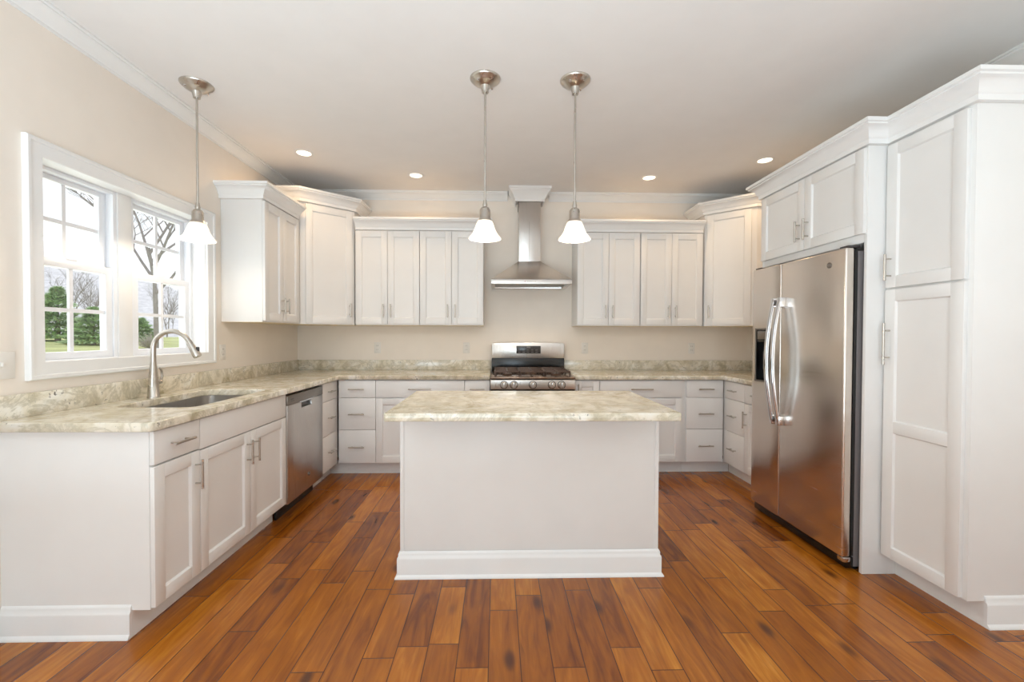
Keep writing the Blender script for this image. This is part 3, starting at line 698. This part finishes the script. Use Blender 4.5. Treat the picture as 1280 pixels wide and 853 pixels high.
# ================================================================== range hood
HX0, HX1, HY = -2.35, 27.45, 160.0
hx = 12.55
t = thing('range_hood', 'stainless pyramid chimney hood on the back wall above the range', 'range hood', (hx, YB, 69.2))
o_ = lambda x: x-hx
MB().cells([HX0-hx, HX0-hx+1.4, HX1-hx-1.4, HX1-hx], [HY-YB, HY-YB+1.4, -2, -.03], {(1, 1)}, 0, 1.65).bevel(.05).build('rim', 'steel_v', t)
MB().frustum((HX0-hx, HX1-hx, HY-YB, -.03, 1.68), (8.3-hx, 17.1-hx, 172.7-YB, -.03, 10.3)).build('canopy', 'steel', t)
MB().box(8.4-hx, 17.0-hx, 172.8-YB, -.03, 10.32, 34.5, .08).build('chimney', 'steel_v', t)
MB().box(8.2-hx, 8.45-hx, 172.6-YB, -.05, 31.6, 34.3).box(hx-hx-.04, .04, 172.72-YB, 172.82-YB, 10.4, 26).build('chimney_seam', 'strip', t)
f1 = MB()
for k in range(24):
    x = HX0-hx+2+k*1.07; f1.box(x, x+.55, HY-YB+5, -2.5, .6, .8)
f1.box(HX0-hx+1.4, HX1-hx-1.4, HY-YB+1.4, -2, .8, .95).build('grease_filter', 'strip', t)
for x in (-7.5, 6.6):
    l = MB().lathe([(0, 0), (1.1, 0), (1.3, .1), (1.3, .35), (0, .35)], (x, HY-YB+3.2, .45), 20).build('hood_light', 'hood_glow', t)
mk = MB()
for k in range(5): mk.box(-1.7+k*.7, -1.3+k*.7, HY-YB-.03, HY-YB, .75, .95)
mk.build('button', 'dark', t); MB().box(-2.6, -2.25, HY-YB-.03, HY-YB, .7, 1.0).build('hood_mark', 'red', t)
for x in (-7.5, 6.6):
    ld = bpy.data.lights.new('hood_lamp', 'SPOT'); ld.energy = 3.5; ld.color = (1, .82, .6); ld.spot_size = 1.9; ld.spot_blend = .6; ld.shadow_soft_size = .03
    lo = bpy.data.objects.new('hood_lamp', ld); COL.objects.link(lo); lo.parent = t; lo.location = (x*I, (HY-YB+3.2)*I, .3*I)
BX = [(0, 0), (.5, 0), (.5, .9), (.8, 1.15), (1.1, 1.9), (1.8, 3.1), (2.6, 3.9), (2.6, 4.3), (3.0, 4.45), (3.0, 5.3), (0, 5.3)]
o = MB().sweep([(7.4, YB-.03), (7.4, 172.6), (18.0, 172.6), (18.0, YB-.03)], BX, H-5.32, flip=True).box(7.4, 18.0, 172.6, YB-.03, H-4.6, H-.02).build('crown_molding', 'trim')
tag(o, 'white flared crown collar around the top of the hood chimney', 'molding', GC)

# ================================================================== island
IX0, IX1, IY0, IY1 = -20.0, 33.9, 90.0, 110.8
t = thing('kitchen_island', 'white panelled island with a baseboard standing in the middle of the floor', 'island', ((IX0+IX1)/2, (IY0+IY1)/2, 0))
cx, cyy = (IX0+IX1)/2, (IY0+IY1)/2
MB().box(IX0+.4-cx, IX1-.4-cx, IY0+.15-cyy, IY1-cyy, .1, 34.48, .03).build('body', 'paint', t)
for s in (IX0, IX1-.8): MB().box(s-cx, s+.8-cx, IY0-cyy, IY1-cyy, .1, 34.48, .06).build('side_panel', 'paint', t)
MB().sweep([(IX0-cx, IY1-cyy), (IX0-cx, IY0-cyy), (IX1-cx, IY0-cyy), (IX1-cx, IY1-cyy)], BASE, 0, flip=True).build('baseboard', 'trim', t)
o = slab('granite_slab', [(-20.6, 79.2, .5), (34.1, 79.2, .5), (34.1, 111.6, .5), (-20.6, 111.6, .5)], [], 34.5, 36, 'granite', None)
tag(o, 'polished cream granite top overhanging the island', 'worktop')

# ================================================================== lights
def pendant(x, y, label):
    t = thing('pendant_light', label, 'lamp', (x, y, H), 0, 'pendant lights'); h = lambda z: z-H
    c = MB().lathe([(0, 0), (3.45, 0), (3.45, -.18), (3.2, -.5), (2.75, -.75), (2.6, -1.0), (2.0, -1.35), (1.5, -1.6), (1.1, -1.75), (.85, -2.6), (.75, -3.2), (0, -3.25)], n=36).build('canopy', 'nickel', t)
    for a in (.9, .9+PI): MB().lathe([(0, 0), (.28, 0), (.28, -.45), (.15, -.6), (0, -.6)], (2.35*math.cos(a), 2.35*math.sin(a), -.85), 10).build('canopy_screw', 'chrome', c)
    MB().tube([(0, 0, -3.1), (0, 0, h(80.6))], .25, 12).build('rod', 'nickel', t)
    MB().lathe([(0, h(81.0)), (.36, h(81.0)), (.42, h(80.4)), (.55, h(80.0)), (.5, h(79.5)), (.95, h(79.2)), (1.2, h(78.7)), (1.22, h(77.0)), (1.4, h(76.7)), (1.7, h(76.2)), (0, h(76.2))], n=28).build('socket', 'nickel', t)
    pr = [(1.35, 76.5), (1.65, 76.2), (1.95, 75.6), (2.2, 74.8), (2.5, 74.0), (2.85, 73.35), (3.3, 72.8), (3.72, 72.35), (3.68, 72.2)]
    inn = [(r-.14, z-.02) for r, z in pr[::-1]]
    MB().lathe([(r, h(z)) for r, z in pr+inn], n=40, closed=True).build('shade', 'shade', t, 'lit frosted white bell shade')
    MB().lathe([(0, h(76.4)), (.4, h(76.2)), (.45, h(75.6)), (.8, h(75.0)), (.9, h(74.3)), (.65, h(73.7)), (0, h(73.4))], n=18).build('bulb', 'bulb', t)
    ld = bpy.data.lights.new('pendant_lamp', 'POINT'); ld.energy = PENDANT_POWER; ld.color = (1, .88, .72); ld.shadow_soft_size = .025
    lo = bpy.data.objects.new('pendant_lamp', ld); COL.objects.link(lo); lo.parent = t; lo.location = (0, 0, h(72.9)*I)
pendant(-70.1, 104.2, 'brushed nickel pendant lamp with white bell shade hanging by the window over the sink')
pendant(-2.9, 99.8, 'brushed nickel pendant lamp hanging over the island left of the hood chimney')
pendant(17.6, 99.8, 'brushed nickel pendant lamp hanging over the island right of the hood chimney')
def can(x, y, label):
    t = thing('recessed_light', label, 'lamp', (x, y, H), 0, 'recessed ceiling lights')
    MB().lathe([(2.2, .0), (3.0, -.02), (3.05, -.12), (2.3, -.22), (2.15, -.1)], n=32, closed=True).build('trim_ring', 'trim', t)
    MB().lathe([(0, -.06), (2.2, -.06), (2.2, -.02), (0, -.02)], n=28).build('lens', 'can_glow', t, 'glowing warm lens')
    ld = bpy.data.lights.new('can_lamp', 'SPOT'); ld.energy = CAN_POWER; ld.color = WARM; ld.spot_size = 2.75; ld.spot_blend = .7; ld.shadow_soft_size = .05
    lo = bpy.data.objects.new('can_lamp', ld); COL.objects.link(lo); lo.parent = t; lo.location = (0, 0, -.6*I)
can(-62.0, 142.0, 'lit recessed ceiling light near the window-side wall cabinet')
can(-29.8, 160.4, 'lit recessed ceiling light above the wall cabinets left of the hood')
can(55.6, 159.8, 'lit recessed ceiling light above the wall cabinets right of the hood')
can(88.2, 142.7, 'lit recessed ceiling light by the cabinet over the refrigerator')

# ================================================================== outlets
def outlet(loc, rz, label, name='wall_outlet', sw=0, cat='outlet', w=2.75):
    t = thing(name, label, cat, loc, rz, 'cover plates')
    MB().box(-w/2, w/2, -.22, 0, -2.25, 2.25, .1).build('cover_plate', 'plate', t)
    if sw:
        for k in range(sw): MB().box(-w/2+.9+k*1.8-.2, -w/2+.9+k*1.8+.2, -.55, -.2, -.15, .5, .06).build('toggle', 'plate', t)
    else:
        for s in (-.8, .8):
            q = MB().box(-.68, .68, -.28, -.2, s-.55, s+.55, .1).build('socket', 'plate', t)
            MB().box(-.33, -.23, -.3, -.26, s-.1, s+.3).box(.23, .33, -.3, -.26, s-.1, s+.3).build('slot', 'slot', q)
outlet((XL, 74.0, 45.0), PI/2, 'white light switch plate on the wall left of the window', 'light_switch', 1, 'switch', 2.9)
outlet((XL, 131.0, 45.0), PI/2, 'white outlet on the window wall under the first wall cabinet')
outlet((-49.0, YB, 45.0), 0, 'white outlet on the back wall under the wall cabinets beside the left corner')
outlet((-12.7, YB, 45.0), 0, 'white outlet on the back wall just left of the range')
outlet((36.2, YB, 45.0), 0, 'white outlet on the back wall just right of the range')
outlet((80.9, YB, 45.0), 0, 'white outlet on the back wall beside the refrigerator corner')

# ================================================================== outdoors
def ground(x, y): return -10 + max(0, min(1, (-x-120)/1100))*46
mb = MB(); nx, ny = 14, 12; vs = {}
for i in range(nx+1):
    for j in range(ny+1):
        x = -92-i*110; y = -900+j*330; vs[i, j] = mb.bm.verts.new((x, y, ground(x, y)))
for i in range(nx):
    for j in range(ny): mb.bm.faces.new([vs[i, j], vs[i+1, j], vs[i+1, j+1], vs[i, j+1]])
struct(mb.build('lawn', 'lawn'))
mb = MB(); vs = {}
for i in range(13):
    for j in range(31):
        x = -1500-i*160; y = -300+j*170
        u = i/12; rise = (math.sin(u*PI*.5)**1.2)*(400+110*math.sin(j*.37)+60*math.sin(j*.9+1))
        vs[i, j] = mb.bm.verts.new((x, y, 20+rise+random.uniform(-18, 18)))
for i in range(12):
    for j in range(30): mb.bm.faces.new([vs[i, j], vs[i+1, j], vs[i+1, j+1], vs[i, j+1]])
struct(mb.build('hills', 'hill'))
def branches(seed, height, spread, levels, rad):
    rg = random.Random(seed); mb = MB()
    def grow(p, d, length, r, lv):
        n = 3; pts = [p]; q = p.copy(); dd = d.copy()
        for k in range(n):
            dd = (dd + Vector((rg.uniform(-.18, .18), rg.uniform(-.18, .18), rg.uniform(-.05, .14)))).normalized(); q = q+dd*length/n; pts.append(q.copy())
        mb.tube(pts, [r*(1-.5*k/n) for k in range(n+1)], 5 if lv < 3 else 3)
        if lv >= levels: return
        for k in range(rg.choice((3, 4)) if lv else 6):
            t = rg.uniform(.35, 1.0); i = min(int(t*n), n-1); b = pts[i].lerp(pts[i+1], t*n-i)
            a = rg.uniform(0, 2*PI); side = Vector((math.cos(a), math.sin(a), 0))
            nd = (dd*rg.uniform(.5, .9)+side*spread+Vector((0, 0, .25))).normalized()
            grow(b, nd, length*rg.uniform(.5, .74), r*.56, lv+1)
    grow(Vector((0, 0, 0)), Vector((0, 0, 1)), height, rad, 0)
    return mb
def bare_tree(me, x, y, sc, rz, label, group=None):
    o = link('bare_tree', me, None, None, (x, y, ground(x, y)-2)); o.scale = (sc, sc, sc); o.rotation_euler.z = rz
    return tag(o, label, 'tree', group)
big = branches(11, 215, .7, 6, 5.5).mesh('bare_tree', M_['bark'])
bare_tree(big, -700, 915, 1.0, .6, 'large bare leafless tree seen through the far window')
far = branches(5, 105, .6, 4, 2.2).mesh('bare_tree', M_['bark'])
far2 = branches(8, 115, .5, 4, 2.2).mesh('bare_tree', M_['bark'])
rg = random.Random(3)
for k in range(9):
    x = -1480-(k%3)*90; y = 1150+k*140+rg.uniform(-20, 20)
    bare_tree(far if k % 2 else far2, x, y, rg.uniform(.9, 1.3), rg.uniform(0, 6), 'distant bare tree in the tree line beyond the lawn', 'distant bare trees')
def conifer_mesh(seed, h, r, n):
    rg = random.Random(seed); mb = MB()
    for k in range(n):
        u = rg.random()**1.3; z = h*(.05+.95*u); rr = r*(1-u)**.75*(.55+.45*rg.random())*(1+.25*math.sin(u*40)); a = rg.uniform(0, 2*PI)
        c = Vector((rr*math.cos(a), rr*math.sin(a), z)); out = Vector((math.cos(a), math.sin(a), rg.uniform(-.3, .5))).normalized(); sd = out.cross(Vector((rg.uniform(-.4, .4), rg.uniform(-.4, .4), 1))).normalized(); up = out.cross(sd)
        L_, w_ = rg.uniform(5, 11), rg.uniform(1.5, 3.5)
        v = [mb.bm.verts.new(c+q) for q in (out*-L_*.5, sd*w_+up*.8, out*L_, sd*-w_+up*.8)]
        mb.bm.faces.new(v)
    return mb.mesh('foliage', M_['needle'], False)
def conifer(me, x, y, sc, label, h):
    t = thing('evergreen_tree', label, 'tree', (x, y, ground(x, y)), 0, 'evergreens beyond the lawn'); t.scale = (sc, sc, sc*1.0)
    link('foliage', me, t)
    MB().tube([(0, 0, -3), (0, 0, h*.9)], [5, .6], 8).build('trunk', 'bark', t)
cm = conifer_mesh(2, 110, 48, 4200); cm2 = conifer_mesh(4, 88, 52, 3800)
conifer(cm, -1120, 1140, 1.25, 'tall bushy evergreen behind the smaller one, seen through the near window', 110)
conifer(cm2, -950, 1050, 1.0, 'low bushy evergreen in front of the taller one, seen through the near window', 88)
conifer(cm2, -1010, 1265, .78, 'small evergreen seen through the lower pane of the far window', 88)
def shrub(x, y, label):
    mb = MB(); rg = random.Random(int(x))
    for k in range(260):
        a, b = rg.uniform(0, 2*PI), rg.uniform(.15, 1.5); L_ = rg.uniform(18, 38)
        d = Vector((math.cos(a)*math.cos(b), math.sin(a)*math.cos(b), math.sin(b)))
        mb.tube([d*2, d*L_*.6+Vector((0, 0, 2)), d*L_+Vector((rg.uniform(-3, 3), rg.uniform(-3, 3), rg.uniform(-4, 2)))], [.5, .4, .15], 3)
    o = mb.build('shrub', 'shrub', None); o.location = (x*I, y*I, ground(x, y)*I); tag(o, label, 'shrub')
shrub(-790, 1010, 'low grey leafless shrub on the lawn seen through the far window')
